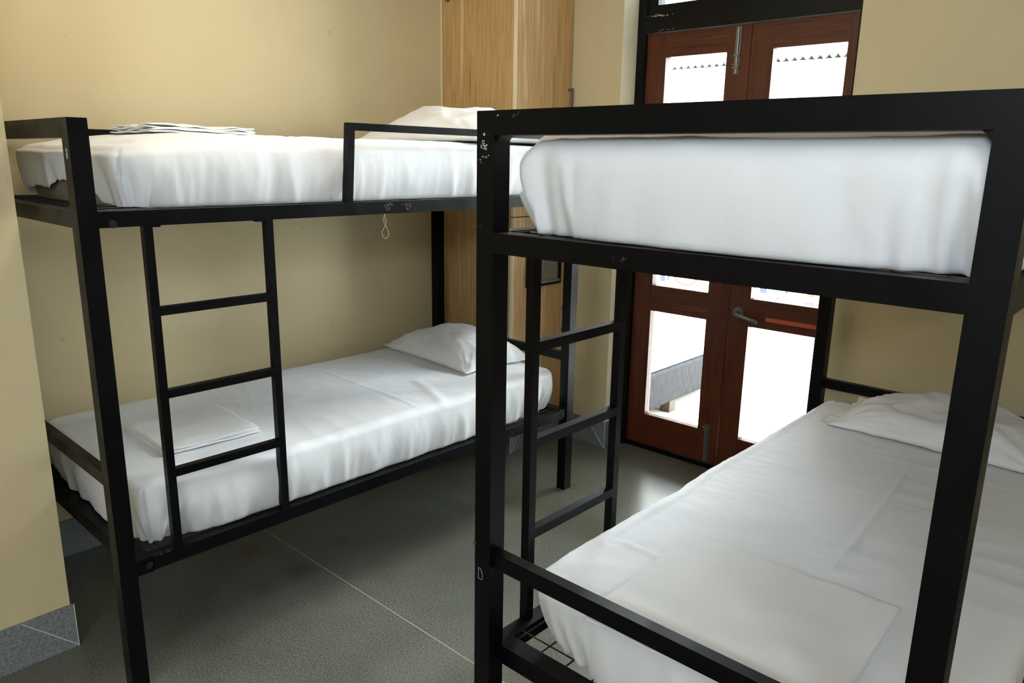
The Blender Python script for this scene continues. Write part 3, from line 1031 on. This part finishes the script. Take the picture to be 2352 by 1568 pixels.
folded_sheet((-2.455, 1.075, LZ+0.192+0.001), R(-3), 0.345, 0.33, 3, 31, 'folded sheet on the bottom mattress behind the far ladder', 0.006, 0.3)
folded_sheet((-2.63, 1.215, UZ+0.205+0.000), R(2), 0.30, 0.37, 4, 37, 'folded white sheets on the top mattress by the cream wall', 0.006, 1.0)
folded_sheet((-0.575, 1.37, LZ+0.194+0.003), R(1.5), 0.485, 0.475, 2, 41, 'large folded sheet spread on the bottom mattress of the nearest bunk', 0.007, 0.9)

# ------------------------------------------------------------------ outside the door
struct('trim_2', bx(-12, 8, 3.45, 16, -0.16, -0.012), M_CONC, label='sunlit pale terrace paving outside the double door')
bn = empty('garden_bench', (-2.27, 3.66, -0.012))
tag(bn, 'grey upholstered bench with a wooden leg seen through the left door leaf', 'bench')


def soft_box(x0, x1, y0, y1, z0, z1, r):
    bm = bx(x0, x1, y0, y1, z0, z1)
    bmesh.ops.bevel(bm, geom=list(bm.edges), offset=r, segments=4, affect='EDGES', profile=0.5)
    return bm


obj('base', soft_box(-0.78, 0, 0, 1.12, 0.085, 0.315, 0.02), M_FABRIC, bn, True)
M_FABRIC_LIT = mat('skylit_upholstery', srgb(176, 182, 190), 1.0, spec=0.0)  # paler than the base, sky light on the seat put into the colour
obj('seat_cushion', soft_box(-0.775, -0.006, 0.005, 1.115, 0.316, 0.360, 0.020), M_FABRIC_LIT, bn, True)
obj('loose_cushion', soft_box(-0.77, -0.36, 0.22, 1.10, 0.360, 0.405, 0.022), M_FABRIC_LIT, bn, True)
for x in (-0.10, -0.74):
    for y in (0.36, 0.98):
        obj('leg', bx(x, x+0.07, y, y+0.07, 0, 0.088), M_LEGWOOD, bn, bev=0.003)

# house opposite: white wall, beam and corrugated awning whose open ends read as dark notches
hs_ = empty('house_opposite', (0, 7.0, -0.012))
tag(hs_, 'white building opposite the door with a corrugated roof edge', 'building')
obj('facade', bx(-9, 3, 0.5, 0.7, 0, 2.9), M_WHITEWALL, hs_)
obj('fascia_beam', bx(-9, 3, 0.0, 0.08, 2.20, 2.440), M_SHEETMETAL, hs_)
obj('roof_gap_shade', bx(-9, 3, 0.085, 0.49, 2.28, 2.490), M_GAPSHADE, hs_)  # near-black block standing for the shade inside the roof gaps
bm = bmesh.new()
rows = []
PIT = 0.0765
nseg = int(9.0/PIT*10)
for i in range(nseg+1):
    x = -8.0+i*PIT/10
    z = 2.461+0.019*math.cos(2*PI*x/PIT)
    rows.append([bm.verts.new((x, yy, zz)) for yy, zz in ((-0.02, z), (-0.02, 2.50), (0.6, 2.50), (0.6, z))])
for i in range(nseg):
    a, c = rows[i], rows[i+1]
    for k in range(4):
        bm.faces.new((a[k], a[(k+1) % 4], c[(k+1) % 4], c[k]))
obj('corrugated_sheet', bm, M_SHEETMETAL, hs_)
obj('roof_flashing', bx(-9, 3, -0.026, 0.7, 2.50, 2.60), M_WHITEWALL, hs_)
for x in (-4.224, -3.775, -3.078, -2.622):
    bm = bmesh.new()
    cyl(bm, (x, 0.0, 2.294), 'y', 0.016, -0.02, 12)
    box(bm, x-0.004, x+0.016, -0.012, 0, 2.298, 2.322)
    obj('bracket', bm, M_STEELD, hs_)

# painted board low in front of the house
bd = empty('painted_board', (-2.75, 5.6, -0.012))
tag(bd, 'low white board with painted red and navy shapes outside the door', 'board')
obj('board', bx(-0.95, 1.2, 0, 0.03, 0.44, 1.25), M_WHITEWALL, bd, bev=0.004)
for x in (-0.9, 1.1):
    obj('board_leg', bx(x, x+0.05, 0.03, 0.07, 0, 1.2), M_WHITEWALL, bd)
M_PNAVY = mat('navy_paint', srgb(54, 62, 100), 0.8)
M_PRED = mat('red_paint', srgb(196, 70, 60), 0.8)
M_PGREY = mat('grey_paint', srgb(70, 62, 84), 0.8)
M_PPINK = mat('pink_paint', srgb(214, 130, 130), 0.8)
M_PGREEN = mat('green_paint', srgb(150, 190, 140), 0.8)


def patch(x0, x1, z0, z1, m, skew=0.0):
    bm = bx(x0+2.75, x1+2.75, -0.004, 0.001, z0, z1)
    for v_ in bm.verts:
        v_.co.x += skew*(v_.co.z-z0)
    obj('painted_shape', bm, m, bd)


bm = bmesh.new()
ring = []
cx0, cz0 = -3.135+2.75, 0.665
for i in range(49):
    a = 2*PI*i/48
    ring.append([(cx0+rr*math.cos(a), yy, cz0+rr*math.sin(a)) for rr, yy in ((0.115, -0.004), (0.135, -0.004), (0.135, 0.001), (0.115, 0.001))])
rv = [[bm.verts.new(p) for p in q_] for q_ in ring[:-1]]
for i in range(48):
    a, c = rv[i], rv[(i+1) % 48]
    for k in range(4):
        bm.faces.new((a[k], a[(k+1) % 4], c[(k+1) % 4], c[k]))
obj('painted_ring', bm, M_PRED, bd)
bm = bmesh.new()
cyl(bm, (cx0, -0.003, cz0), 'y', 0.11, 0.004, 40)
obj('painted_disc', bm, mat('pale_orange_paint', srgb(236, 190, 160), 0.8), bd)
patch(-3.375, -3.330, 0.545, 0.75, M_PNAVY)
patch(-3.318, -3.296, 0.56, 0.62, M_PGREY, 0.3)
patch(-3.300, -3.262, 0.543, 0.556, M_PPINK)
patch(-3.010, -3.000, 0.56, 0.70, M_PPINK)
patch(-2.985, -2.975, 0.57, 0.70, M_PPINK)
patch(-2.960, -2.880, 0.60, 0.67, M_PPINK, 0.4)
patch(-2.480, -2.425, 0.560, 0.75, M_PNAVY)
patch(-2.480, -2.425, 0.520, 0.555, M_PPINK)
patch(-2.350, -2.325, 0.520, 0.545, M_PGREY, 0.5)
patch(-2.345, -2.250, 0.575, 0.60, M_PGREEN, 0.8)
patch(-2.270, -2.263, 0.50, 0.70, M_PGREEN)
patch(-2.150, -2.143, 0.48, 0.70, M_PGREEN)
patch(-2.115, -2.045, 0.500, 0.535, M_PGREY, -0.5)
patch(-2.100, -2.055, 0.575, 0.64, M_PRED, -0.4)
